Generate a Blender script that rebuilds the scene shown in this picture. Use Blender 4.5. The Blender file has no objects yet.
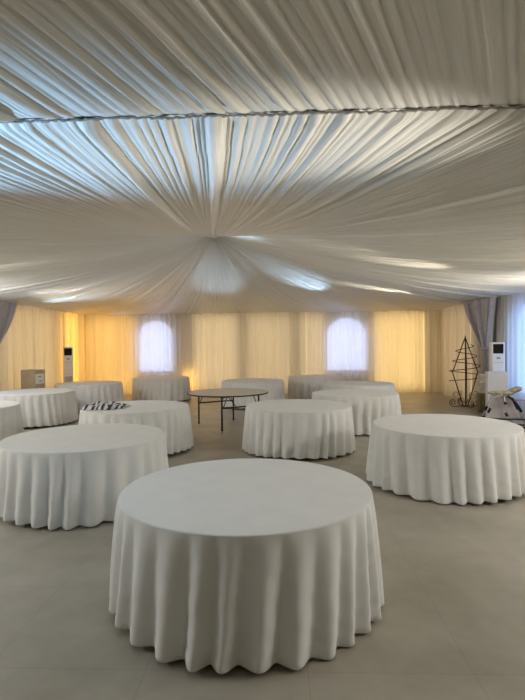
import bpy, bmesh, math, random
import numpy as np
from mathutils import Vector, Matrix
random.seed(7)
rng = np.random.default_rng(11)
C = bpy.context.scene.collection
PI = math.pi
YAW = math.radians(2.1)
CY, SY = math.cos(YAW), math.sin(YAW)

def rm(x, y):
    """metres right of / ahead of the photographer -> room axes"""
    return (x * CY - y * SY, x * SY + y * CY)

# room limits (curtain planes; the walls stand behind them)
XL, XR, YB, YF, YS = -7.25, 5.72, 17.75, -16.0, 2.5
WL, WR, WB, WF = -7.47, 5.94, 17.97, -16.3
EAVE = 3.0
PEAK = (-1.38, 10.1, 4.12)

# ------------------------------------------------------------------ materials
def mat(name, color, rough=0.6, metal=0.0, spec=0.4, sheen=0.0):
    m = bpy.data.materials.new(name); m.use_nodes = True
    b = m.node_tree.nodes['Principled BSDF']
    b.inputs['Base Color'].default_value = (*color, 1)
    b.inputs['Roughness'].default_value = rough
    b.inputs['Metallic'].default_value = metal
    b.inputs['Specular IOR Level'].default_value = spec
    b.inputs['Sheen Weight'].default_value = sheen
    return m

def noise_color(m, c1, c2, scale=4, detail=5, bump=0.0, bscale=200, coord='Object', vec_scale=None):
    nt = m.node_tree; N = nt.nodes; L = nt.links; b = N['Principled BSDF']
    tc = N.new('ShaderNodeTexCoord'); out = tc.outputs[coord]
    if vec_scale:
        mp = N.new('ShaderNodeMapping'); mp.inputs['Scale'].default_value = vec_scale
        L.new(out, mp.inputs['Vector']); out = mp.outputs['Vector']
    n = N.new('ShaderNodeTexNoise'); n.inputs['Scale'].default_value = scale; n.inputs['Detail'].default_value = detail
    L.new(out, n.inputs['Vector'])
    r = N.new('ShaderNodeValToRGB'); r.color_ramp.elements[0].position = 0.3; r.color_ramp.elements[1].position = 0.7
    r.color_ramp.elements[0].color = (*c1, 1); r.color_ramp.elements[1].color = (*c2, 1)
    L.new(n.outputs['Fac'], r.inputs['Fac']); L.new(r.outputs['Color'], b.inputs['Base Color'])
    if bump:
        n2 = N.new('ShaderNodeTexNoise'); n2.inputs['Scale'].default_value = bscale
        L.new(out, n2.inputs['Vector'])
        bp = N.new('ShaderNodeBump'); bp.inputs['Strength'].default_value = bump; bp.inputs['Distance'].default_value = 0.004
        L.new(n2.outputs['Fac'], bp.inputs['Height']); L.new(bp.outputs['Normal'], b.inputs['Normal'])
    return m

def emit_mat(name, color, strength):
    m = bpy.data.materials.new(name); m.use_nodes = True
    nt = m.node_tree; nt.nodes.clear()
    e = nt.nodes.new('ShaderNodeEmission'); e.inputs['Color'].default_value = (*color, 1); e.inputs['Strength'].default_value = strength
    o = nt.nodes.new('ShaderNodeOutputMaterial'); nt.links.new(e.outputs[0], o.inputs[0])
    return m

def voile(name, color, transp, transl, bump_uv=(55, 0.35)):
    """thin curtain cloth: part see-through, part light-scattering"""
    m = bpy.data.materials.new(name); m.use_nodes = True
    nt = m.node_tree; nt.nodes.clear(); N = nt.nodes; L = nt.links
    d = N.new('ShaderNodeBsdfDiffuse'); t = N.new('ShaderNodeBsdfTranslucent'); p = N.new('ShaderNodeBsdfTransparent')
    uv = N.new('ShaderNodeUVMap'); mp = N.new('ShaderNodeMapping'); mp.inputs['Scale'].default_value = (bump_uv[0], bump_uv[1], 1)
    n = N.new('ShaderNodeTexNoise'); n.inputs['Scale'].default_value = 1.0; n.inputs['Detail'].default_value = 4
    L.new(uv.outputs[0], mp.inputs[0]); L.new(mp.outputs[0], n.inputs['Vector'])
    bp = N.new('ShaderNodeBump'); bp.inputs['Strength'].default_value = 0.6; bp.inputs['Distance'].default_value = 0.012
    L.new(n.outputs['Fac'], bp.inputs['Height'])
    r = N.new('ShaderNodeValToRGB'); r.color_ramp.elements[0].position = 0.32; r.color_ramp.elements[1].position = 0.68
    r.color_ramp.elements[0].color = (*[c * 0.88 for c in color], 1); r.color_ramp.elements[1].color = (*color, 1)
    L.new(n.outputs['Fac'], r.inputs['Fac'])
    for q in (d, t):
        L.new(r.outputs['Color'], q.inputs['Color']); L.new(bp.outputs['Normal'], q.inputs['Normal'])
    a = N.new('ShaderNodeMixShader'); a.inputs[0].default_value = transl
    L.new(d.outputs[0], a.inputs[1]); L.new(t.outputs[0], a.inputs[2])
    b = N.new('ShaderNodeMixShader'); b.inputs[0].default_value = transp
    L.new(a.outputs[0], b.inputs[1]); L.new(p.outputs[0], b.inputs[2])
    o = N.new('ShaderNodeOutputMaterial'); L.new(b.outputs[0], o.inputs[0])
    return m

def lining_mat():
    """satin ceiling lining with fine wrinkles running along the pleats"""
    m = mat('ceiling satin', (0.69, 0.67, 0.61), rough=0.32, spec=0.55, sheen=0.1)
    nt = m.node_tree; N = nt.nodes; L = nt.links; b = N['Principled BSDF']
    uv = N.new('ShaderNodeUVMap'); mp = N.new('ShaderNodeMapping'); mp.inputs['Scale'].default_value = (26, 1.6, 1)
    n = N.new('ShaderNodeTexNoise'); n.inputs['Scale'].default_value = 1.0; n.inputs['Detail'].default_value = 3; n.inputs['Roughness'].default_value = 0.55
    L.new(uv.outputs[0], mp.inputs[0]); L.new(mp.outputs[0], n.inputs['Vector'])
    bp = N.new('ShaderNodeBump'); bp.inputs['Strength'].default_value = 0.6; bp.inputs['Distance'].default_value = 0.02
    L.new(n.outputs['Fac'], bp.inputs['Height']); L.new(bp.outputs['Normal'], b.inputs['Normal'])
    return m

def floor_mat():
    m = mat('stone floor tiles', (0.3, 0.27, 0.22), rough=0.42, spec=0.35)
    nt = m.node_tree; N = nt.nodes; L = nt.links; b = N['Principled BSDF']
    tc = N.new('ShaderNodeTexCoord')
    n1 = N.new('ShaderNodeTexNoise'); n1.inputs['Scale'].default_value = 1.3; n1.inputs['Detail'].default_value = 9; n1.inputs['Roughness'].default_value = 0.62
    L.new(tc.outputs['Object'], n1.inputs['Vector'])
    r = N.new('ShaderNodeValToRGB')
    e = r.color_ramp.elements; e[0].position = 0.3; e[1].position = 0.72
    e[0].color = (0.33, 0.30, 0.235, 1); e[1].color = (0.50, 0.455, 0.38, 1)
    L.new(n1.outputs['Fac'], r.inputs['Fac'])
    br = N.new('ShaderNodeTexBrick'); br.offset = 0.0; br.inputs['Scale'].default_value = 1.0
    br.inputs['Brick Width'].default_value = 0.9; br.inputs['Row Height'].default_value = 0.9
    br.inputs['Mortar Size'].default_value = 0.003; br.inputs['Mortar Smooth'].default_value = 0.4
    br.inputs['Color1'].default_value = (1, 1, 1, 1); br.inputs['Color2'].default_value = (0.95, 0.95, 0.95, 1); br.inputs['Mortar'].default_value = (0.82, 0.80, 0.78, 1)
    L.new(tc.outputs['Object'], br.inputs['Vector'])
    mx = N.new('ShaderNodeMix'); mx.data_type = 'RGBA'; mx.blend_type = 'MULTIPLY'; mx.inputs[0].default_value = 1.0
    L.new(r.outputs['Color'], mx.inputs[6]); L.new(br.outputs['Color'], mx.inputs[7])
    L.new(mx.outputs[2], b.inputs['Base Color'])
    n2 = N.new('ShaderNodeTexNoise'); n2.inputs['Scale'].default_value = 5; n2.inputs['Detail'].default_value = 6
    L.new(tc.outputs['Object'], n2.inputs['Vector'])
    mr = N.new('ShaderNodeMapRange'); mr.inputs['To Min'].default_value = 0.26; mr.inputs['To Max'].default_value = 0.46
    L.new(n2.outputs['Fac'], mr.inputs['Value']); L.new(mr.outputs[0], b.inputs['Roughness'])
    return m

def stripe_mat():
    m = mat('striped fabric', (0.4, 0.4, 0.42), rough=0.85)
    nt = m.node_tree; N = nt.nodes; L = nt.links; b = N['Principled BSDF']
    tc = N.new('ShaderNodeTexCoord'); w = N.new('ShaderNodeTexWave'); w.inputs['Scale'].default_value = 3.2
    w.inputs['Distortion'].default_value = 7; w.inputs['Detail'].default_value = 2; w.inputs['Detail Scale'].default_value = 1.2
    L.new(tc.outputs['Object'], w.inputs['Vector'])
    r = N.new('ShaderNodeValToRGB'); e = r.color_ramp.elements
    e[0].position = 0.2; e[0].color = (0.05, 0.05, 0.06, 1); e[1].position = 0.75; e[1].color = (0.72, 0.72, 0.73, 1)
    k = e.new(0.4); k.color = (0.3, 0.3, 0.32, 1)
    L.new(w.outputs['Fac'], r.inputs['Fac']); L.new(r.outputs['Color'], b.inputs['Base Color'])
    return m

M = {}
M['lining'] = lining_mat()
M['floor'] = floor_mat()
M['wall'] = noise_color(mat('cream wall paint', (0.7, 0.66, 0.57), 0.8), (0.66, 0.62, 0.54), (0.72, 0.68, 0.6), 2)
M['roof'] = mat('roof membrane', (0.7, 0.68, 0.62), 0.8)
M['cloth'] = noise_color(mat('white table linen', (0.8, 0.8, 0.78), 0.85, spec=0.2, sheen=0.2), (0.77, 0.765, 0.74), (0.81, 0.805, 0.78), 6, bump=0.15, bscale=500)
M['voile'] = voile('cream voile', (0.86, 0.80, 0.69), 0.14, 0.45)
M['grey_drape'] = noise_color(mat('mauve grey drape', (0.3, 0.275, 0.29), 0.75, sheen=0.3), (0.42, 0.40, 0.42), (0.52, 0.49, 0.51), 10)
M['side_pane'] = emit_mat('blue daylit pane', (0.26, 0.46, 1.0), 3.2)
M['frame'] = mat('white window frame', (0.75, 0.75, 0.75), 0.5)
M['pane'] = emit_mat('daylit pane', (0.56, 0.65, 1.0), 2.5)
M['black_metal'] = noise_color(mat('black painted steel', (0.02, 0.02, 0.022), 0.45, spec=0.4), (0.016, 0.016, 0.018), (0.028, 0.027, 0.028), 20)
M['iron'] = noise_color(mat('wrought iron', (0.03, 0.025, 0.02), 0.5), (0.02, 0.016, 0.014), (0.05, 0.038, 0.03), 30)
M['ply'] = noise_color(mat('pale table laminate', (0.42, 0.37, 0.3), 0.4), (0.58, 0.55, 0.5), (0.66, 0.63, 0.57), 3, vec_scale=(1, 8, 1))
M['card'] = noise_color(mat('brown cardboard', (0.28, 0.2, 0.12), 0.85), (0.44, 0.34, 0.215), (0.51, 0.40, 0.26), 8)
M['olive_card'] = noise_color(mat('olive cardboard', (0.2, 0.16, 0.07), 0.85), (0.18, 0.145, 0.06), (0.23, 0.185, 0.085), 8)
M['white_card'] = noise_color(mat('white cardboard', (0.72, 0.7, 0.7), 0.7), (0.68, 0.66, 0.66), (0.75, 0.73, 0.73), 5)
M['tape'] = mat('packing tape', (0.4, 0.31, 0.2), 0.3)
M['label'] = mat('white paper label', (0.75, 0.73, 0.68), 0.7)
M['ink'] = mat('grey print', (0.25, 0.24, 0.22), 0.7)
M['plastic'] = noise_color(mat('white plastic', (0.72, 0.71, 0.68), 0.35), (0.82, 0.81, 0.77), (0.86, 0.85, 0.81), 3)
M['grey_plastic'] = mat('grey plastic', (0.33, 0.32, 0.3), 0.45)
M['glass_black'] = mat('black display glass', (0.012, 0.012, 0.014), 0.12, spec=0.6)
M['linen'] = noise_color(mat('cream folded linen', (0.66, 0.6, 0.48), 0.9), (0.62, 0.56, 0.45), (0.7, 0.64, 0.52), 9)
M['tube'] = mat('pale grey tube', (0.55, 0.53, 0.52), 0.35, metal=0.3)
M['black_plastic'] = mat('black plastic', (0.014, 0.014, 0.015), 0.45)
M['beige_pad'] = noise_color(mat('beige padding', (0.42, 0.36, 0.26), 0.9), (0.22, 0.18, 0.11), (0.52, 0.46, 0.35), 14)
M['lilac_cloth'] = noise_color(mat('pale lilac fabric', (0.55, 0.5, 0.52), 0.9), (0.5, 0.455, 0.47), (0.6, 0.55, 0.57), 6)
M['pink'] = mat('pink plastic', (0.55, 0.16, 0.2), 0.45)
M['stripe'] = stripe_mat()
M['cord'] = mat('dark seam cord', (0.3, 0.28, 0.25), 0.9)

# ------------------------------------------------------------------ builders
def link(name, me, m, parent=None):
    o = bpy.data.objects.new(name, me); C.objects.link(o)
    if m is not None: me.materials.append(m)
    if parent is not None: o.parent = parent
    return o

def obj(name, bm, m, parent=None, smooth=False):
    me = bpy.data.meshes.new(name); bm.normal_update(); bm.to_mesh(me); bm.free()
    if smooth: me.shade_smooth()
    return link(name, me, m, parent)

def grid_mesh(name, P, m, parent=None, closed=False, uv=None, smooth=True):
    """P: array rows x cols x 3"""
    nr, nc, _ = P.shape
    me = bpy.data.meshes.new(name)
    idx = np.arange(nr * nc).reshape(nr, nc)
    if closed: idx = np.concatenate([idx, idx[:, :1]], 1)
    q = np.stack([idx[:-1, :-1], idx[:-1, 1:], idx[1:, 1:], idx[1:, :-1]], -1).reshape(-1, 4)
    me.vertices.add(nr * nc); me.vertices.foreach_set('co', P.reshape(-1).astype(np.float32))
    me.loops.add(q.size); me.loops.foreach_set('vertex_index', q.reshape(-1).astype(np.int32))
    me.polygons.add(len(q)); me.polygons.foreach_set('loop_start', np.arange(0, q.size, 4, dtype=np.int32))
    if uv is not None:
        U, V = uv
        if closed: U = np.concatenate([U, U[:, :1] + 56.5], 1); V = np.concatenate([V, V[:, :1]], 1)
        a = np.stack([U, V], -1)
        c = np.stack([a[:-1, :-1], a[:-1, 1:], a[1:, 1:], a[1:, :-1]], 2).reshape(-1)
        l = me.uv_layers.new(name='UVMap'); l.data.foreach_set('uv', c.astype(np.float32))
    me.update(calc_edges=True); me.validate()
    if smooth: me.shade_smooth()
    return link(name, me, m, parent)

def add_box(bm, c, s, bevel=0.0, rot=None):
    r = bmesh.ops.create_cube(bm, size=1.0)
    vs = r['verts']
    for v in vs: v.co = Vector((v.co.x * s[0], v.co.y * s[1], v.co.z * s[2]))
    if bevel:
        es = list({e for v in vs for e in v.link_edges})
        rb = bmesh.ops.bevel(bm, geom=es, offset=bevel, segments=2, profile=0.5, affect='EDGES')
        vs = list({v for f in rb['faces'] for v in f.verts} | {v for v in vs if v.is_valid})
    if rot is not None:
        for v in vs: v.co = rot @ v.co
    for v in vs: v.co += Vector(c)

def box(name, c, s, m, parent=None, bevel=0.0, rot=None):
    bm = bmesh.new(); add_box(bm, c, s, bevel, rot); return obj(name, bm, m, parent)

def add_tube(bm, pts, r, seg=8, caps=True):
    pts = [Vector(p) for p in pts]; rings = []
    up = None
    for i, p in enumerate(pts):
        d = (pts[min(i + 1, len(pts) - 1)] - pts[max(i - 1, 0)]).normalized()
        if up is None:
            up = Vector((0, 0, 1)) if abs(d.z) < 0.9 else Vector((1, 0, 0))
        a = d.cross(up).normalized(); b = a.cross(d).normalized(); up = b
        rr = r[i] if isinstance(r, (list, tuple)) else r
        rings.append([bm.verts.new(p + (a * math.cos(2 * PI * k / seg) + b * math.sin(2 * PI * k / seg)) * rr) for k in range(seg)])
    for A, B in zip(rings, rings[1:]):
        for k in range(seg): bm.faces.new((A[k], A[(k + 1) % seg], B[(k + 1) % seg], B[k]))
    if caps:
        bm.faces.new(rings[0][::-1]); bm.faces.new(rings[-1])

def tube(name, pts, r, m, parent=None, seg=8):
    bm = bmesh.new(); add_tube(bm, pts, r, seg); bmesh.ops.recalc_face_normals(bm, faces=bm.faces)
    return obj(name, bm, m, parent, smooth=True)

def lathe(name, prof, m, parent=None, seg=96, smooth=False):
    bm = bmesh.new(); rings = []
    for r, z in prof: rings.append([bm.verts.new((r * math.cos(2 * PI * k / seg), r * math.sin(2 * PI * k / seg), z)) for k in range(seg)])
    for A, B in zip(rings, rings[1:]):
        for k in range(seg): bm.faces.new((A[k], A[(k + 1) % seg], B[(k + 1) % seg], B[k]))
    bm.faces.new(rings[0][::-1]); bm.faces.new(rings[-1])
    bmesh.ops.recalc_face_normals(bm, faces=bm.faces)
    return obj(name, bm, m, parent, smooth)

def tag(o, label, cat, group=None):
    o['label'] = label; o['category'] = cat
    if group: o['group'] = group
    return o

def thing(name, label, cat, loc=(0, 0, 0), rz=0.0, group=None):
    o = bpy.data.objects.new(name, None); C.objects.link(o); o.empty_display_size = 0.1
    o.location = loc; o.rotation_euler = (0, 0, rz)
    return tag(o, label, cat, group)

def struct(o):
    o['kind'] = 'structure'; return o

def dup(root, loc, rz, label):
    r = root.copy(); C.objects.link(r); r.location = loc; r.rotation_euler = (0, 0, rz); r['label'] = label
    for ch in list(root.children):
        c = ch.copy(); C.objects.link(c); c.parent = r
        for g in ch.children:
            d = g.copy(); C.objects.link(d); d.parent = c
    return r

# ------------------------------------------------------------------ pleats
def pleat_profile(length, wmin, wmax, step, deep=0.3, seed=0, periodic=False):
    """bellies of random width between sharp creases; returns s and depth (>=0)"""
    g = np.random.default_rng(seed)
    kn = [0.0]
    while kn[-1] < length: kn.append(kn[-1] + g.uniform(wmin, wmax) * (1.0 if g.random() < 0.75 else 1.7))
    kn = np.array(kn) * (length / kn[-1])
    n = int(length / step)
    s = np.linspace(0, length, n, endpoint=not periodic)
    k = np.clip(np.searchsorted(kn, s, side='right') - 1, 0, len(kn) - 2)
    w = kn[k + 1] - kn[k]; u = (s - kn[k]) / w
    amp = w * deep * g.uniform(0.4, 1.6, len(kn))[k]
    lean = g.uniform(-0.28, 0.28, len(kn))[k]
    u2 = np.clip(u + lean * u * (1 - u) * 2, 0, 1)
    return s, amp * np.sin(PI * u2) ** 0.65, k

# ------------------------------------------------------------------ setting
bm = bmesh.new(); add_box(bm, (0, 0, -0.05), (WR - WL + 0.6, WB - WF + 0.6, 0.1))
f = obj('floor', bm, M['floor']); f.location = ((WL + WR) / 2, (WB + WF) / 2, 0); struct(f)
ROOF = 4.75
struct(box('roof', ((WL + WR) / 2, (WB + WF) / 2, ROOF + 0.05), (WR - WL + 0.6, WB - WF + 0.6, 0.1), M['roof']))

def arch_z(u, w, top):
    """height of the arch at offset u from its middle"""
    h = w / 2; rise = h * 0.86
    return top - rise + rise * math.sqrt(max(0.0, 1 - (u / h) ** 2))

def wall(name, a, b, inward, wins, zt=ROOF):
    """wall from a to b (2-D), arched openings wins=[(centre along wall, width, sill, top)]"""
    a = Vector(a); b = Vector(b); L = (b - a).length; d = (b - a) / L; n = Vector(inward)
    T = 0.2
    bm = bmesh.new()
    def P(s, z, o=0.0): q = a + d * s - n * o; return bm.verts.new((q.x, q.y, z))
    def quad(*v): bm.faces.new(v)
    cuts = [0.0]
    segs = []
    for (c, w, z0, z1) in sorted(wins):
        segs.append((cuts[-1], c - w / 2, None))
        K = 28
        us = [-w / 2 * math.cos(PI * i / K) for i in range(K + 1)]
        for u0, u1 in zip(us, us[1:]): segs.append((c + u0, c + u1, (u0, u1, w, z0, z1)))
        cuts.append(c + w / 2)
    segs.append((cuts[-1], L, None))
    for s0, s1, w in segs:
        for o in (0.0, T):
            if w is None: quad(P(s0, 0, o), P(s1, 0, o), P(s1, zt, o), P(s0, zt, o))
            else:
                u0, u1, ww, z0, z1 = w; h0, h1 = arch_z(u0, ww, z1), arch_z(u1, ww, z1)
                quad(P(s0, 0, o), P(s1, 0, o), P(s1, z0, o), P(s0, z0, o))
                quad(P(s0, h0, o), P(s1, h1, o), P(s1, zt, o), P(s0, zt, o))
        if w is not None:
            quad(P(s0, h0, 0), P(s1, h1, 0), P(s1, h1, T), P(s0, h0, T))
            quad(P(s0, z0, 0), P(s1, z0, 0), P(s1, z0, T), P(s0, z0, T))
    for (c, w, z0, z1) in wins:
        for s in (c - w / 2, c + w / 2):
            h = arch_z(-w / 2, w, z1); quad(P(s, z0, 0), P(s, h, 0), P(s, h, T), P(s, z0, T))
    for s in (0, L): quad(P(s, 0, 0), P(s, zt, 0), P(s, zt, T), P(s, 0, T))
    bmesh.ops.remove_doubles(bm, verts=bm.verts, dist=1e-5)
    return struct(obj(name, bm, M['wall']))

def window(name, a, b, inward, c, w, z0, z1):
    a = Vector(a); b = Vector(b); d = (b - a).normalized(); n = Vector(inward)
    out = a + d * c - n * 0.05
    K = 32
    loop = [(-w / 2, z0), (w / 2, z0)] + [(w / 2 * math.cos(PI * i / K), arch_z(w / 2 * math.cos(PI * i / K), w, z1)) for i in range(K + 1)]
    def P(u, z, o=0.0): q = out + d * u + n * o; return Vector((q.x, q.y, z))
    bm = bmesh.new()
    zc = (z0 + z1) / 2
    t = 0.05
    inner = [(u * (1 - 2 * t / w), zc + (z - zc) * (1 - 2 * t / (z1 - z0))) for u, z in loop]
    m_ = len(loop)
    rings = [[bm.verts.new(P(*q, o)) for q in ring] for ring, o in ((loop, 0.0), (loop, 0.05), (inner, 0.05), (inner, 0.0))]
    for i in range(4):
        A, B = rings[i], rings[(i + 1) % 4]
        for k in range(m_): bm.faces.new((A[k], A[(k + 1) % m_], B[(k + 1) % m_], B[k]))
    bmesh.ops.recalc_face_normals(bm, faces=bm.faces)
    fr = struct(obj(name, bm, M['frame']))
    bm = bmesh.new()
    v = [bm.verts.new(P(u, z, 0.02)) for u, z in inner]
    g = bmesh.ops.contextual_create(bm, geom=v)
    r = bmesh.ops.extrude_face_region(bm, geom=list(bm.faces))
    for e in r['geom']:
        if isinstance(e, bmesh.types.BMVert): e.co -= Vector((n.x, n.y, 0)) * 0.01
    bmesh.ops.recalc_face_normals(bm, faces=bm.faces)
    obj('window_pane', bm, M['pane'] if abs(n.y) > 0.5 else M['side_pane'], fr)
    return fr

BK = ((WL, WB), (WR, WB), (0, -1)); RT = ((WR, WB), (WR, WF), (-1, 0)); LT = ((WL, WF), (WL, WB), (1, 0)); FR = ((WR, WF), (WL, WF), (0, 1))
wb = [(-4.67 - WL, 1.40, 0.80, 2.79), (2.455 - WL, 1.54, 0.78, 2.81)]
wr = [(WB - 11.62, 1.5, 0.5, 2.82)]
wl = [(y - WF, 1.5, 0.7, 2.78) for y in (10.4,)]
wall('wall_back', *BK, wb); wall('wall_right', *RT, wr); wall('wall_left', *LT, wl); wall('wall_front', *FR, [])
nwin = 0
for W, lst in ((BK, wb), (RT, wr), (LT, wl)):
    for w in lst:
        nwin += 1; window('window_%d' % nwin, *W, *w)

# ---- gathered ceiling lining: each bay rises from its level edges to a gathered peak
def bay(name, x0, x1, y0, y1, peak, step, nt, seed):
    per = 2 * (x1 - x0) + 2 * (y1 - y0)
    s, dep, kid = pleat_profile(per, 0.022, 0.08, step, 0.31, seed, True)
    s2, dep2, _ = pleat_profile(per, 0.3, 0.7, step, 0.022, seed + 1, True)
    n = len(s)
    a, b = x1 - x0, y1 - y0
    B = np.zeros((n, 2))
    for i, q in enumerate(s):
        if q < a: B[i] = (x0 + q, y0)
        elif q < a + b: B[i] = (x1, y0 + q - a)
        elif q < 2 * a + b: B[i] = (x1 - (q - a - b), y1)
        else: B[i] = (x0, y1 - (q - 2 * a - b))
    t = np.linspace(0, 1, nt) ** 1.15
    cx, cy, cz = peak
    ang = np.arctan2(B[:, 1] - cy, B[:, 0] - cx)
    ring = np.stack([cx + 0.10 * np.cos(ang), cy + 0.10 * np.sin(ang)], 1)
    g = np.random.default_rng(seed + 2)
    ph = g.uniform(0, 2 * PI, 8)
    P = np.zeros((nt, n, 3))
    for j, tt in enumerate(t):
        # pleats wander a little sideways on the way up
        wob = 0.10 * math.sin(PI * tt) * (np.sin(s * 0.9 + ph[0] + 2 * tt) + 0.6 * np.sin(s * 2.3 + ph[1] - 3 * tt))
        idx = (np.arange(n) + (wob / step).astype(int)) % n
        xy = B * (1 - tt) + ring * tt
        sag = 0.23 * math.sin(PI * tt) * (1 + 0.12 * np.sin(s * 0.55 + ph[2]))
        k1 = (0.9 * (1 - tt) ** 0.8 + 0.16) * (1.0 + 0.2 * np.sin(3.1 * tt * PI + s * 3.7))
        z = EAVE + (cz - EAVE) * tt - sag - dep[idx] * k1 - dep2[idx] * (1 - tt) * math.sin(PI * min(1, tt * 2 + 0.12))
        P[j, :, :2] = xy; P[j, :, 2] = z
    # ruffled edge where the lining is stapled along the eaves and the seam
    P[0, :, 2] = EAVE + 0.004 - dep * 0.25
    uvU = np.broadcast_to(s, (nt, n)); uvV = np.broadcast_to((t * 7.5)[:, None], (nt, n))
    return struct(grid_mesh(name, P, M['lining'], closed=True, uv=(uvU, uvV)))

bay('ceiling', XL - 0.1, XR + 0.1, YS, YB + 0.1, PEAK, 0.008, 56, 3)
bay('ceiling', XL - 0.1, XR + 0.1, YF - 0.1, YS, (-4.3, -8.0, 4.12), 0.008, 56, 23)
# gathered rosette that closes the hole at each peak
for px, py in ((PEAK[0], PEAK[1]), (-4.3, -8.0)):
    s_ = np.linspace(0, 2 * PI, 160, endpoint=False)
    P = np.zeros((8, 160, 3))
    for j in range(8):
        r = 0.13 * (1 - j / 7.0) + 0.004
        P[j, :, 0] = px + r * np.cos(s_); P[j, :, 1] = py + r * np.sin(s_)
        P[j, :, 2] = 4.10 - 0.03 * math.sin(PI * j / 7) + 0.008 * np.sin(s_ * 20) * (r / 0.13)
    o = grid_mesh('trim_1' if py > 0 else 'trim_2', P, M['lining'], closed=True, uv=(np.broadcast_to(s_, (8, 160)), np.zeros((8, 160)))); struct(o)
# puckered seam cord between the two bays
bm = bmesh.new(); pts = []; rr = []
for i in range(900):
    x = XL + (XR - XL) * i / 899
    pts.append((x, YS + random.uniform(-0.006, 0.006), EAVE - 0.012 + 0.003 * math.sin(x * 9) * math.sin(x * 2.3) + random.uniform(-0.004, 0.004)))
    rr.append(random.uniform(0.004, 0.009))
add_tube(bm, pts, rr, 6); struct(obj('trim_3', bm, M['cord'], smooth=True))

# ------------------------------------------------------------------ curtains
def curtain(p0, p1, seed, z0=0.015, z1=2.99, wmin=0.08, wmax=0.26, deep=0.34, m='voile', puddle=0.02):
    p0 = np.array(p0, float); p1 = np.array(p1, float); L = np.linalg.norm(p1 - p0); d = (p1 - p0) / L; nrm = np.array([-d[1], d[0]])
    s, dep, _ = pleat_profile(L, wmin, wmax, 0.013, deep, seed)
    g = np.random.default_rng(seed + 5); ph = g.uniform(0, 6, 6)
    nr = 22; n = len(s)
    P = np.zeros((nr, n, 3)); zs = np.linspace(z1, z0, nr)
    for j, z in enumerate(zs):
        v = 1 - (z - z0) / (z1 - z0)
        sh = 0.03 * v * np.sin(s * 2.1 + ph[0]) + 0.015 * np.sin(s * 5 + ph[1] + 2 * v)
        idx = np.clip(np.arange(n) + (sh / 0.013).astype(int), 0, n - 1)
        off = (dep[idx] - 0.02) * (0.75 + 0.45 * v) + 0.012 * v * np.sin(s * 1.3 + ph[2])
        P[j, :, :2] = p0 + np.outer(s, d) + np.outer(off + (puddle if j == nr - 1 else 0), nrm)
        P[j, :, 2] = z
    U = np.broadcast_to(s, (nr, n)); V = np.broadcast_to(zs[:, None], (nr, n))
    return grid_mesh('voile_curtain', P, M[m], uv=(U, V))

GV = 'cream voile curtains lining the walls'
tag(curtain((-3.265, YB + 0.02), (XL, YB + 0.02), 41), 'cream voile curtain over the left arched window of the back wall', 'curtain', GV)
tag(curtain((0.945, YB - 0.01), (-3.255, YB - 0.01), 42), 'plain cream voile curtain at the middle of the back wall between the two arched windows', 'curtain', GV)
tag(curtain((5.23, YB + 0.02), (0.955, YB + 0.02), 43), 'cream voile curtain over the right arched window of the back wall', 'curtain', GV)
tag(curtain((XR, YB - 0.22), (5.24, YB - 0.03), 44), 'narrow greyish voile curtain filling the right back corner', 'curtain', GV)
tag(curtain((XL, YB - 0.12), (XL, 9.6), 45), 'amber lit cream voile curtain along the left wall behind the brown carton', 'curtain', GV)
tag(curtain((XR, 14.75), (XR, YB - 0.35), 46), 'cream voile curtain on the right wall behind the iron spiral stand', 'curtain', GV)
tag(curtain((XR, 9.4), (XR, 14.7), 47, wmin=0.08, wmax=0.16, deep=0.26), 'voile curtain over the bright blue daylit window at the right edge', 'curtain', GV)

def tied_drape(x, inward, ya, yb, yt, label):
    """grey drape hung between ya..yb (top), gathered at yt by a band, loose below"""
    ZT = 1.62
    root = thing('tied_drape', label, 'curtain', (x, (ya + yb) / 2, 0), 0, 'grey tied-back drapes')
    oy = (ya + yb) / 2
    n = 240; nr = 40
    u = np.linspace(0, 1, n)
    P = np.zeros((nr, n, 3))
    for j in range(nr):
        z = 2.99 - (2.99 - 0.02) * j / (nr - 1)
        if z > ZT:
            k = (2.99 - z) / (2.99 - ZT); e = k ** 0.85
            a = ya + (yt - 0.13 - ya) * e; b = yb + (yt + 0.13 - yb) * (0.35 * k + 0.65 * k ** 1.6)
            depth = 0.10 + 0.05 * k
        else:
            k = (ZT - z) / ZT; a = yt - 0.13 - 0.12 * k ** 0.7; b = yt + 0.13 + 0.12 * k ** 0.7; depth = 0.125 - 0.02 * k
        fold = 0.5 - 0.5 * np.cos(u * 2 * PI * 8 + 0.8 * np.sin(u * 9))
        P[j, :, 1] = a + (b - a) * (u + 0.012 * np.sin(u * 2 * PI * 11)) - oy
        P[j, :, 0] = inward * (0.03 + depth * fold * (0.7 + 0.3 * np.sin(u * 17)) + 0.05 * np.sin(PI * u))
        P[j, :, 2] = z
    grid_mesh('drape_cloth', P, M['grey_drape'], root, uv=(np.broadcast_to(u, (nr, n)), np.zeros((nr, n))))
    pts = [(inward * (0.10 + 0.11 * math.cos(2 * PI * i / 24)), yt - oy + 0.17 * math.sin(2 * PI * i / 24), ZT + 0.02 * math.cos(2 * PI * i / 24)) for i in range(25)]
    tube('tieback_band', pts, 0.022, M['grey_drape'], root, 8)
    return root
tied_drape(XR - 0.12, -1, 12.62, 14.8, 13.02, 'mauve grey drape tied back on the right wall beside the iron stand')
tied_drape(XL + 0.10, 1, 10.9, 12.85, 11.4, 'mauve grey drape tied back at the left edge above the brown carton')

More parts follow.
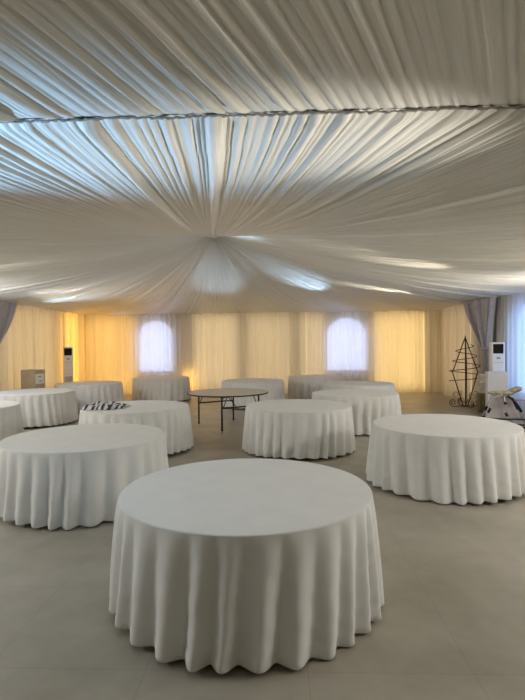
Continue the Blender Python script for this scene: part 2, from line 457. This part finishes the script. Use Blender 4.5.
# ------------------------------------------------------------------ round tables
TOPZ = 0.752
def tablecloth(loc, seed):
    g = np.random.default_rng(seed)
    n = 560
    th = np.linspace(0, 2 * PI, n, endpoint=False)
    # uneven folds round the skirt
    nf = int(g.integers(27, 33))
    kn = np.cumsum(g.uniform(0.7, 1.35, nf)); kn = np.concatenate([[0], kn]) / kn[-1] * 2 * PI
    k = np.clip(np.searchsorted(kn, th, side='right') - 1, 0, nf - 1)
    u = (th - kn[k]) / (kn[k + 1] - kn[k])
    amp = g.uniform(0.6, 1.25, nf)
    ak = amp[k] * (1 - u) + amp[(k + 1) % nf] * u
    wave = np.sin(PI * u) ** 1.5 * ak          # 0 in the valleys .. ~1 on the ridges
    drop = 0.012 * np.sin(th * 2 + g.uniform(0, 6)) + 0.008 * np.sin(th * 5 + g.uniform(0, 6))
    R = 0.905
    rows = []
    for r in (0.004, 0.15, 0.35, 0.55, 0.72, 0.83, 0.885, 0.896):
        rows.append((r * np.cos(th), r * np.sin(th), np.full(n, TOPZ + 0.0015 * math.sin(r * 9))))
    for q in (0.25, 0.5, 0.75, 1.0):
        a = q * PI / 2
        r = R - 0.007 + 0.007 * math.sin(a); z = TOPZ - 0.007 + 0.007 * math.cos(a)
        rows.append((r * np.cos(th), r * np.sin(th), np.full(n, z)))
    H0 = TOPZ - 0.007
    hem = 0.036 + drop
    ph = g.uniform(0, 6, 4)
    for v in np.linspace(0.03, 1, 26):
        grow = v ** 0.62
        w2 = np.roll(wave, int(2.5 * math.sin(v * 3 + ph[0])))
        r = R + 0.012 * v + grow * (0.082 * w2 - 0.014) + 0.006 * np.sin(th * 9 + ph[1] + 3 * v) * v
        z = H0 - (H0 - hem) * v - 0.004 * w2 * v
        rows.append((r * np.cos(th), r * np.sin(th), z))
    rl, zl = r, z
    for dr, dz in ((-0.004, -0.0035), (-0.009, 0.0), (-0.009, 0.03)):       # turned hem
        rows.append(((rl + dr) * np.cos(th), (rl + dr) * np.sin(th), zl + dz))
    P = np.array([np.stack(q, 1) for q in rows])
    o = grid_mesh('tablecloth', P, M['cloth'], closed=True)
    o.location = (loc[0], loc[1], 0)
    return o

def folding_table(loc, rz, label):
    root = thing('folding_table', label, 'table', loc, rz, None)
    lathe('tabletop', [(0.88, 0.722), (0.896, 0.726), (0.9, 0.735), (0.896, 0.744), (0.88, 0.748)], M['ply'], root)
    # dark edge band
    bm = bmesh.new(); seg = 96; rings = []
    for r, z in ((0.897, 0.72), (0.905, 0.722), (0.905, 0.745), (0.897, 0.7485), (0.893, 0.7485), (0.893, 0.72)):
        rings.append([bm.verts.new((r * math.cos(2 * PI * k / seg), r * math.sin(2 * PI * k / seg), z)) for k in range(seg)])
    for i in range(6):
        A, B = rings[i], rings[(i + 1) % 6]
        for k in range(seg): bm.faces.new((A[k], A[(k + 1) % seg], B[(k + 1) % seg], B[k]))
    bmesh.ops.recalc_face_normals(bm, faces=bm.faces); obj('edge_band', bm, M['black_metal'], root)
    # two folding trestles: two legs and a cross bar each, diagonal braces up to the top
    hx, hy = 0.45, 0.59
    for sx in (-1, 1):
        for sy in (-1, 1):
            l = tube('leg', [(sx * hx, sy * hy, 0.03), (sx * hx, sy * hy, 0.715)], 0.020, M['black_metal'], root)
            tube('foot_cap', [(sx * hx, sy * hy, 0.0), (sx * hx, sy * hy, 0.035)], 0.024, M['black_plastic'], l)
            tube('brace', [(sx * (hx - 0.03), sy * hy, 0.47), (sx * (hx - 0.13), sy * hy, 0.705)], 0.010, M['black_metal'], root)
    for sy in (-1, 1):
        tube('cross_bar', [(-hx, sy * hy, 0.475), (hx, sy * hy, 0.475)], 0.016, M['black_metal'], root)
        box('apron_rail', (0, sy * hy, 0.708), (2 * hx + 0.06, 0.035, 0.026), M['black_metal'], root)
        tube('stretcher', [(sy * 0.1, sy * hy, 0.475), (sy * 0.1, sy * 0.12, 0.70)], 0.009, M['black_metal'], root)
    return root

cx_, cy_ = rm(-0.79, 10.83)
rz = math.atan2(0.46, 0.75) + YAW
bare = folding_table((cx_, cy_, 0), rz, 'bare round folding table with pale top and thin black legs')

GT = 'white floor-length cloths on the round tables'
TABLES = [
 (-0.13, 3.54, 'white floor-length cloth on the nearest round table, whole in the foreground'),
 (-2.09, 5.66, 'white cloth on the large round table left behind the nearest one, left rim cut off'),
 (-2.22, 8.41, 'white cloth on the round table that carries the crumpled striped fabric'),
 (-5.44, 11.45, 'white cloth on the round table in front of the brown cardboard carton'),
 (-5.40, 8.67, 'white cloth on the round table whose right end alone shows at left edge'),
 (-5.00, 13.87, 'white cloth on the round table in front of the left air conditioner'),
 (-3.37, 16.02, 'white cloth on the round table right below the left arched window'),
 (-0.30, 14.26, 'white cloth on the round table directly behind the bare folding table'),
 (1.76, 15.79, 'white cloth on the back row round table just left of the right arched window'),
 (0.61, 8.33, 'white cloth on the round table in the middle, straight behind the nearest table'),
 (1.97, 10.32, 'white cloth on the round table half hidden behind the middle table, to its right'),
 (2.54, 12.77, 'white cloth on the round table showing mostly its top below the right arched window'),
 (2.34, 6.23, 'white cloth on the big round table in front of the high chair at right'),
]
for i, (x, y, lab) in enumerate(TABLES):
    q = rm(x, y)
    tag(tablecloth(q, 100 + i), lab, 'tablecloth', GT)

# ------------------------------------------------------------------ crumpled fabric on the table
nx, ny = 90, 60
P = np.zeros((ny, nx, 3)); ph = rng.uniform(0, 6, 12)
for j in range(ny):
    for i in range(nx):
        a = i / (nx - 1) * 2 - 1; b = j / (ny - 1) * 2 - 1
        r = (a * a + b * b) ** 0.5
        th_ = math.atan2(b, a)
        edge = 1 + 0.10 * math.sin(3 * th_ + ph[0]) + 0.07 * math.sin(7 * th_ + ph[1])
        h = max(0.0, 1 - max(abs(a), abs(b)) ** 4)
        ripple = 0.5 + 0.25 * math.sin(6 * a + 3 * b + ph[2] + 2 * math.sin(3 * b)) + 0.16 * math.sin(8 * b - 4 * a + ph[3]) + 0.05 * math.sin(15 * a + 9 * b)
        P[j, i] = (0.35 * a * edge * (1 - 0.12 * b * b), 0.30 * b * edge, 0.006 + h * (0.03 + 0.075 * max(0.05, ripple) * (1 - 0.35 * a)))
bm_o = grid_mesh('crumpled_fabric', P, M['stripe'])
q = rm(-2.70, 8.22); bm_o.location = (q[0], q[1], TOPZ); bm_o.rotation_euler = (0, 0, -0.1)
sol = bm_o.modifiers.new('thick', 'SOLIDIFY'); sol.thickness = 0.004; sol.offset = 1
tag(bm_o, 'crumpled grey, black and white striped fabric lying on a round white table', 'fabric')

# ------------------------------------------------------------------ air conditioners
def air_conditioner(loc, rz, label):
    root = thing('air_conditioner', label, 'air conditioner', loc, rz, 'floor standing air conditioners')
    W, D, H = 0.30, 0.30, 1.80
    bm = bmesh.new()
    prof = [(-W / 2, D / 2), (W / 2, D / 2), (W / 2, -D / 2 + 0.03), (W / 2 - 0.03, -D / 2), (-W / 2 + 0.03, -D / 2), (-W / 2, -D / 2 + 0.03)]
    lo = [bm.verts.new((x, y, 0.06)) for x, y in prof]; hi = [bm.verts.new((x, y, H)) for x, y in prof]
    bm.faces.new(lo[::-1]); bm.faces.new(hi)
    for k in range(6): bm.faces.new((lo[k], lo[(k + 1) % 6], hi[(k + 1) % 6], hi[k]))
    bmesh.ops.recalc_face_normals(bm, faces=bm.faces)
    obj('body', bm, M['plastic'], root)
    box('base_plinth', (0, 0, 0.03), (W + 0.02, D + 0.02, 0.06), M['grey_plastic'], root, 0.008)
    outl = box('air_outlet', (0, -D / 2 - 0.004, 1.64), (0.235, 0.014, 0.235), M['glass_black'], root, 0.004)
    bm = bmesh.new()
    for k in range(6): add_box(bm, (0, -D / 2 - 0.014, 1.55 + k * 0.035), (0.215, 0.01, 0.005))
    obj('louvre_blades', bm, M['black_plastic'], outl)
    box('control_display', (0, -D / 2 - 0.003, 1.41), (0.085, 0.008, 0.045), M['grey_plastic'], root, 0.003)
    box('panel_joint', (0, -D / 2 - 0.001, 1.30), (W - 0.065, 0.003, 0.006), M['grey_plastic'], root)
    box('panel_joint', (0, -D / 2 - 0.001, 0.92), (W - 0.065, 0.003, 0.006), M['grey_plastic'], root)
    gr = box('intake_grille', (0, -D / 2 - 0.003, 0.74), (0.235, 0.008, 0.20), M['grey_plastic'], root)
    bm = bmesh.new()
    for k in range(8): add_box(bm, (0, -D / 2 - 0.010, 0.66 + k * 0.023), (0.225, 0.008, 0.008))
    obj('grille_slats', bm, M['plastic'], gr)
    return root
x, y = rm(-6.36, 15.75)
air_conditioner((x, y, 0), math.radians(26), 'white floor standing air conditioner in the back left corner before amber light')
x, y = rm(5.86, 12.05)
air_conditioner((x + 0.0, y, 0), math.radians(-12), 'white floor standing air conditioner behind the white box at right')

# ------------------------------------------------------------------ cartons
def carton(name, loc, rz, size, m, label, cat='box', tape=True):
    root = thing(name, label, cat, loc, rz)
    w, d, h = size
    box('carton_body', (0, 0, h / 2), (w, d, h), m, root, 0.006)
    for s in (-1, 1):
        box('flap', (0, s * d / 4, h + 0.003), (w - 0.004, d / 2 - 0.004, 0.005), m, root)
    if tape: box('tape_strip', (0, 0, h + 0.007), (w + 0.002, 0.05, 0.002), M['tape'], root)
    return root
x, y = rm(-6.08, 12.75)
c = carton('cardboard_carton', (x, y, 0), math.radians(-20), (0.47, 0.36, 1.20), M['card'], 'tall brown cardboard carton with white labels by the left wall')
l = box('shipping_label', (0.236, 0.0, 0.97), (0.003, 0.29, 0.26), M['label'], c)
for zz, yy, wy in ((1.03, 0, 0.13), (0.91, 0.03, 0.11)): box('printed_line', (0.2385, yy, zz), (0.002, wy, 0.022), M['ink'], l)
x, y = rm(5.60, 11.55)
carton('white_carton', (x, y, 0), math.radians(-14), (0.44, 0.34, 1.09), M['white_card'], 'tall plain white box in front of the right air conditioner', tape=False)
x, y = rm(5.73, 12.45)
carton('olive_carton', (x - 0.0, y, 0), math.radians(-10), (0.30, 0.28, 0.48), M['olive_card'], 'small olive brown carton on the floor between iron stand and white box')
# folded linens piled on the olive carton
def linen_bm(seed):
    bm = bmesh.new(); r_ = random.Random(seed)
    for k in range(2): add_box(bm, (r_.uniform(-.004, .004), r_.uniform(-.004, .004), 0.025 + 0.05 * k), (0.29, 0.25, 0.047), 0.018)
    return bm
pos = ['bottom one in the pile', 'second from the bottom', 'middle one in the pile', 'second from the top', 'top one in the pile']
for k in range(5):
    o = obj('folded_linen', linen_bm(k), M['linen'], smooth=True)
    o.location = (x + random.uniform(-.008, .008), y, 0.490 + 0.1005 * k); o.rotation_euler = (0, 0, math.radians(-10 + random.uniform(-3, 3)))
    tag(o, 'folded cream linen piled on the olive carton, ' + pos[k], 'linen', 'folded linens on the olive carton')

# ------------------------------------------------------------------ wrought iron stand
x, y = rm(5.72, 13.6)
st = thing('spiral_plant_stand', 'black wrought iron stand of diamond outline with a spiral rod and scroll feet', 'stand', (x, y, 0), YAW)
tube('centre_pole', [(0, 0, 0.03), (0, 0, 1.93)], 0.012, M['iron'], st)
tube('centre_pole', [(0.05, 0.03, 0.03), (0.05, 0.03, 1.2), (0.012, 0.0, 1.88)], 0.009, M['iron'], st)
A0 = 172
for k, deg in enumerate((178, 3, 65)):
    a = math.radians(deg); ca, sa = math.cos(a), math.sin(a)
    tube('frame_rod', [(ca * 0.012, sa * 0.012, 1.92), (ca * 0.35, sa * 0.35, 0.99), (ca * 0.37, sa * 0.37, 0.965), (ca * 0.35, sa * 0.35, 0.94), (ca * 0.07, sa * 0.07, 0.03)], 0.016, M['iron'], st)
lathe('finial', [(0.004, 1.91), (0.018, 1.93), (0.02, 1.95), (0.01, 1.98), (0.002, 2.01)], M['iron'], st, 12, True)
pts = []
for i in range(150):
    t = i / 149; a = math.radians(20) - t * 2 * PI * 3.6
    r = 0.20 + 0.23 * min(1, t / 0.75)
    pts.append((r * math.cos(a), r * math.sin(a), 1.74 - 1.02 * t))
tube('spiral_rod', pts, 0.011, M['iron'], st)
lathe('base_plate', [(0.09, 0.0), (0.10, 0.006), (0.10, 0.02), (0.06, 0.03)], M['iron'], st, 24)
for k in range(4):
    a = math.radians(A0 + 12 + 90 * k); ca, sa = math.cos(a), math.sin(a)
    sc = []
    sc += [(0.06, 0.014), (0.2, 0.012), (0.36, 0.012)]
    for i in range(40):
        b = -PI / 2 + i / 39 * 2 * PI * 1.45; r = 0.105 * (1 - 0.72 * i / 39)
        sc.append((0.37 + r * math.cos(b), 0.117 + r * math.sin(b)))
    foot = tube('scroll_foot', [(ca * u, sa * u, w) for u, w in sc], 0.0095, M['iron'], st)
    sc = [(0.05, 0.12), (0.15, 0.20)]
    for i in range(36):
        b = -PI / 2 + i / 35 * 2 * PI * 1.4; r = 0.10 * (1 - 0.7 * i / 35)
        sc.append((0.28 + r * math.cos(b), 0.34 + r * math.sin(b)))
    tube('upper_scroll', [(ca * u, sa * u, w) for u, w in sc], 0.007, M['iron'], foot)

# ------------------------------------------------------------------ folded baby high chair
x, y = rm(5.12, 10.25)
hc = thing('folding_high_chair', 'folding baby high chair with pale frame, black joints and beige padded seat at right', 'high chair', (x, y, 0), YAW - 0.25)
hc.scale = (1, 1, 0.94)
for sy in (-1, 1):
    yy = 0.17 * sy
    tube('frame_leg', [(-0.47, yy, 0.03), (-0.30, yy, 0.42), (-0.20, yy, 0.68), (-0.05, yy, 0.74)], 0.013, M['tube'], hc)
    tube('frame_leg', [(0.47, yy, 0.03), (0.30, yy, 0.36), (0.17, yy, 0.60), (0.02, yy, 0.73)], 0.013, M['tube'], hc)
    tube('inner_strut', [(-0.03, yy, 0.72), (0.03, yy, 0.40), (0.14, yy, 0.10)], 0.011, M['tube'], hc)
    tube('floor_bar', [(-0.50, yy, 0.022), (0.50, yy, 0.022)], 0.02, M['black_plastic'], hc)
    tube('lower_brace', [(-0.40, yy, 0.20), (0.39, yy, 0.20)], 0.017, M['black_plastic'], hc)
    tube('joint_sleeve', [(-0.335, yy, 0.335), (-0.29, yy, 0.44)], 0.026, M['black_plastic'], hc)
    tube('joint_sleeve', [(0.30, yy, 0.37), (0.235, yy, 0.50), (0.13, yy, 0.655), (0.03, yy, 0.715)], 0.030, M['black_plastic'], hc)
    tube('joint_sleeve', [(-0.012, yy, 0.58), (0.004, yy, 0.53)], 0.028, M['black_plastic'], hc)
    tube('joint_sleeve', [(0.0, yy, 0.34), (0.03, yy, 0.26)], 0.028, M['black_plastic'], hc)
for xx, zz in ((-0.47, 0.022), (0.47, 0.022), (0.0, 0.72)):
    tube('cross_tube', [(xx, -0.17, zz), (xx, 0.17, zz)], 0.014, M['tube'], hc)
def pillow_mesh(name, c, s, rot, m, parent, seed):
    nu, nv = 40, 20; g = np.random.default_rng(seed); p_ = g.uniform(0, 6, 4)
    P = np.zeros((nv, nu, 3))
    R = np.array(Matrix.Rotation(rot, 3, 'Y'))
    for j in range(nv):
        v = PI * j / (nv - 1)
        for i in range(nu):
            u = 2 * PI * i / nu
            def se(w, e): return math.copysign(abs(w) ** e, w)
            q = np.array([se(math.sin(v), .6) * se(math.cos(u), .6), se(math.sin(v), .6) * se(math.sin(u), .6), se(math.cos(v), .8)])
            q *= 1 + 0.06 * math.sin(5 * u + p_[0] + 2 * v) + 0.05 * math.sin(9 * v + p_[1] + u)
            P[j, i] = np.array(c) + R @ (q * np.array(s) / 2)
    return grid_mesh(name, P, m, parent, closed=True)
pillow_mesh('seat_pad', (-0.04, 0, 0.765), (0.50, 0.34, 0.085), -0.03, M['beige_pad'], hc, 1)
pillow_mesh('folded_backrest', (0.22, 0, 0.835), (0.26, 0.32, 0.10), -0.42, M['beige_pad'], hc, 2)
# fabric sling between the legs
P = np.zeros((14, 16, 3))
for j in range(14):
    v = j / 13
    for i in range(16):
        u = i / 15
        xl, xr = -0.19 - 0.19 * v, 0.12 + 0.22 * v
        P[j, i] = (xl + (xr - xl) * u, -0.02 + 0.05 * math.sin(PI * v) + 0.02 * math.sin(u * 9), 0.70 - 0.50 * v - 0.03 * math.sin(PI * u) * v)
o = grid_mesh('fabric_sling', P, M['lilac_cloth'], hc); sm = o.modifiers.new('thick', 'SOLIDIFY'); sm.thickness = 0.006
tube('grab_bar', [(0.16, -0.19, 0.63), (0.30, -0.21, 0.635), (0.42, -0.20, 0.635)], 0.012, M['pink'], hc)

# ------------------------------------------------------------------ lights
def spot(loc, tgt, power, color, size_deg, blend=0.6, radius=0.03):
    l = bpy.data.lights.new('spot', 'SPOT'); l.energy = power; l.color = color; l.spot_size = math.radians(size_deg); l.spot_blend = blend; l.shadow_soft_size = radius
    o = bpy.data.objects.new('spot_light', l); C.objects.link(o); o.location = loc
    o.rotation_euler = (Vector(tgt) - Vector(loc)).to_track_quat('-Z', 'Y').to_euler()
    return o
def area(loc, tgt, power, color, sx, sy):
    l = bpy.data.lights.new('area', 'AREA'); l.shape = 'RECTANGLE'; l.size = sx; l.size_y = sy; l.energy = power; l.color = color
    o = bpy.data.objects.new('area_light', l); C.objects.link(o); o.location = loc
    o.rotation_euler = (Vector(tgt) - Vector(loc)).to_track_quat('-Z', 'Y').to_euler()
    return o
def bulb(loc, power, color, r=0.05):
    l = bpy.data.lights.new('bulb', 'POINT'); l.energy = power; l.color = color; l.shadow_soft_size = r
    o = bpy.data.objects.new('point_light', l); C.objects.link(o); o.location = loc; return o

COOL = (0.50, 0.75, 1.0); WARM = (1.0, 0.90, 0.74); AMBER = (1.0, 0.56, 0.10); NEUT = (1.0, 0.95, 0.86)
# unseen area lights added at the side eaves to brighten the table tops
for yy, pw in ((3.0, 74), (6.4, 26), (9.2, 40)):
    for xx, sg in ((XL + 0.35, 1), (XR - 0.25, -1)):
        area((xx, yy, 2.76), (xx + sg * 3.6, yy + (3.5 if yy > 9 else 0), 0.3), pw * (0.8 if sg < 0 and yy > 9 else 1.1), (1.0, 0.985, 0.94), 2.2, 0.25)
# flood lights washing the lining; the wide ones are added for general light
spot((-4.6, 2.6, 0.9), (-1.9, 2.9, 3.02), 1450, (0.33, 0.62, 1.0), 38, 1.0)
spot((3.3, 2.7, 0.9), (0.25, 2.95, 3.02), 560, NEUT, 26, 1.0)
spot((-6.9, 6.5, 1.4), (-3.0, 7.5, 3.3), 110, NEUT, 90, 1.0)
spot((5.5, 6.5, 1.4), (1.5, 7.5, 3.3), 110, WARM, 90, 1.0)
spot((-6.9, 12.0, 1.4), (-3.0, 12.5, 3.3), 130, NEUT, 100, 1.0)
spot((5.4, 8.6, 1.4), (1.5, 12.5, 3.3), 130, NEUT, 90, 1.0)
spot((5.1, 9.0, 1.7), (2.1, 8.95, 3.37), 1100, WARM, 18, 1.0)
spot((5.2, 13.5, 1.9), (2.8, 13.15, 3.25), 560, WARM, 17, 1.0)
spot((4.4, 8.6, 1.9), (1.0, 8.72, 3.60), 700, WARM, 11, 1.0)
spot((2.6, 15.8, 1.4), (0.62, 12.65, 3.55), 640, COOL, 19, 1.0)
spot((-1.9, 16.9, 0.6), (-1.7, 12.8, 3.53), 260, COOL, 26, 1.0)
spot((-7.0, 13.0, 2.0), (-5.9, 13.05, 3.1), 90, COOL, 44, 1.0)
spot((-7.0, 8.0, 2.2), (-3.9, 8.46, 3.41), 520, NEUT, 15, 1.0)
spot((-5.8, 16.9, 1.6), (-5.8, 17.3, 3.0), 26, COOL, 40, 1.0)
spot((-6.9, 8.8, 2.0), (-2.0, 9.3, 3.80), 1500, COOL, 11, 1.0)
# unseen floods added behind the photographer, bounced off the lining onto the tables
spot((-6.8, -2, 1.8), (-3, -1.5, 3.3), 190, NEUT, 90, 1.0)
spot((5.3, -2, 1.8), (1.5, -1.5, 3.3), 190, NEUT, 90, 1.0)
# amber strip washers standing between curtain and wall, turned to the wall
def strip(x, y, z, w, h, power, color, nx, ny):
    area((x, y, z), (x + nx, y + ny, z), power, color, w, h)
YW = 17.86; SOFT = (1, 0.82, 0.54)
strip(-6.3, YW, 1.5, 1.8, 2.8, 24, (1, 0.62, 0.18), 0, 1); strip(-6.85, YW, 2.4, 0.4, 0.8, 7, AMBER, 0, 1); strip(-5.7, YW, 0.4, 0.35, 0.5, 7, AMBER, 0, 1)
strip(-7.36, 16.7, 1.6, 1.3, 2.7, 40, AMBER, -1, 0); strip(-7.36, 14.0, 1.6, 3.2, 2.7, 28, (1, 0.76, 0.42), -1, 0)
strip(-2.4, YW, 1.5, 1.6, 2.8, 17, SOFT, 0, 1); strip(-3.3, YW, 0.5, 0.6, 0.8, 6, AMBER, 0, 1)
strip(-0.4, YW, 1.5, 1.6, 2.8, 14, SOFT, 0, 1); strip(1.2, YW, 1.5, 0.9, 2.8, 9, SOFT, 0, 1); strip(4.4, YW, 1.5, 1.9, 2.8, 30, (1.0, 0.74, 0.34), 0, 1)
strip(5.83, 16.0, 1.5, 2.4, 2.8, 15, (1, 0.78, 0.52), 1, 0)

# dim daylight outside the tent
w = bpy.data.worlds.new('World'); bpy.context.scene.world = w; w.use_nodes = True
w.node_tree.nodes['Background'].inputs[0].default_value = (0.55, 0.7, 1, 1); w.node_tree.nodes['Background'].inputs[1].default_value = 0.5

# ------------------------------------------------------------------ camera
cam = bpy.data.cameras.new('camera'); co = bpy.data.objects.new('camera', cam); C.objects.link(co)
cam.sensor_fit = 'VERTICAL'; cam.sensor_height = 36.0; cam.lens = 482.1 / 700 * 36.0
co.matrix_world = Matrix.Translation((0, 0, 1.8)) @ Matrix.Rotation(YAW, 4, 'Z') @ Matrix.Rotation(PI / 2 - 0.01077, 4, 'X') @ Matrix.Rotation(-0.01076, 4, 'Z')
cam.clip_start = 0.05
sc = bpy.context.scene; sc.camera = co
sc.view_settings.view_transform = 'Standard'; sc.view_settings.look = 'None'; sc.view_settings.gamma = 1.0; sc.view_settings.exposure = 0.25
sc.cycles.use_denoising = True
sc.cycles.max_bounces = 10; sc.cycles.diffuse_bounces = 6; sc.cycles.sample_clamp_indirect = 4.0
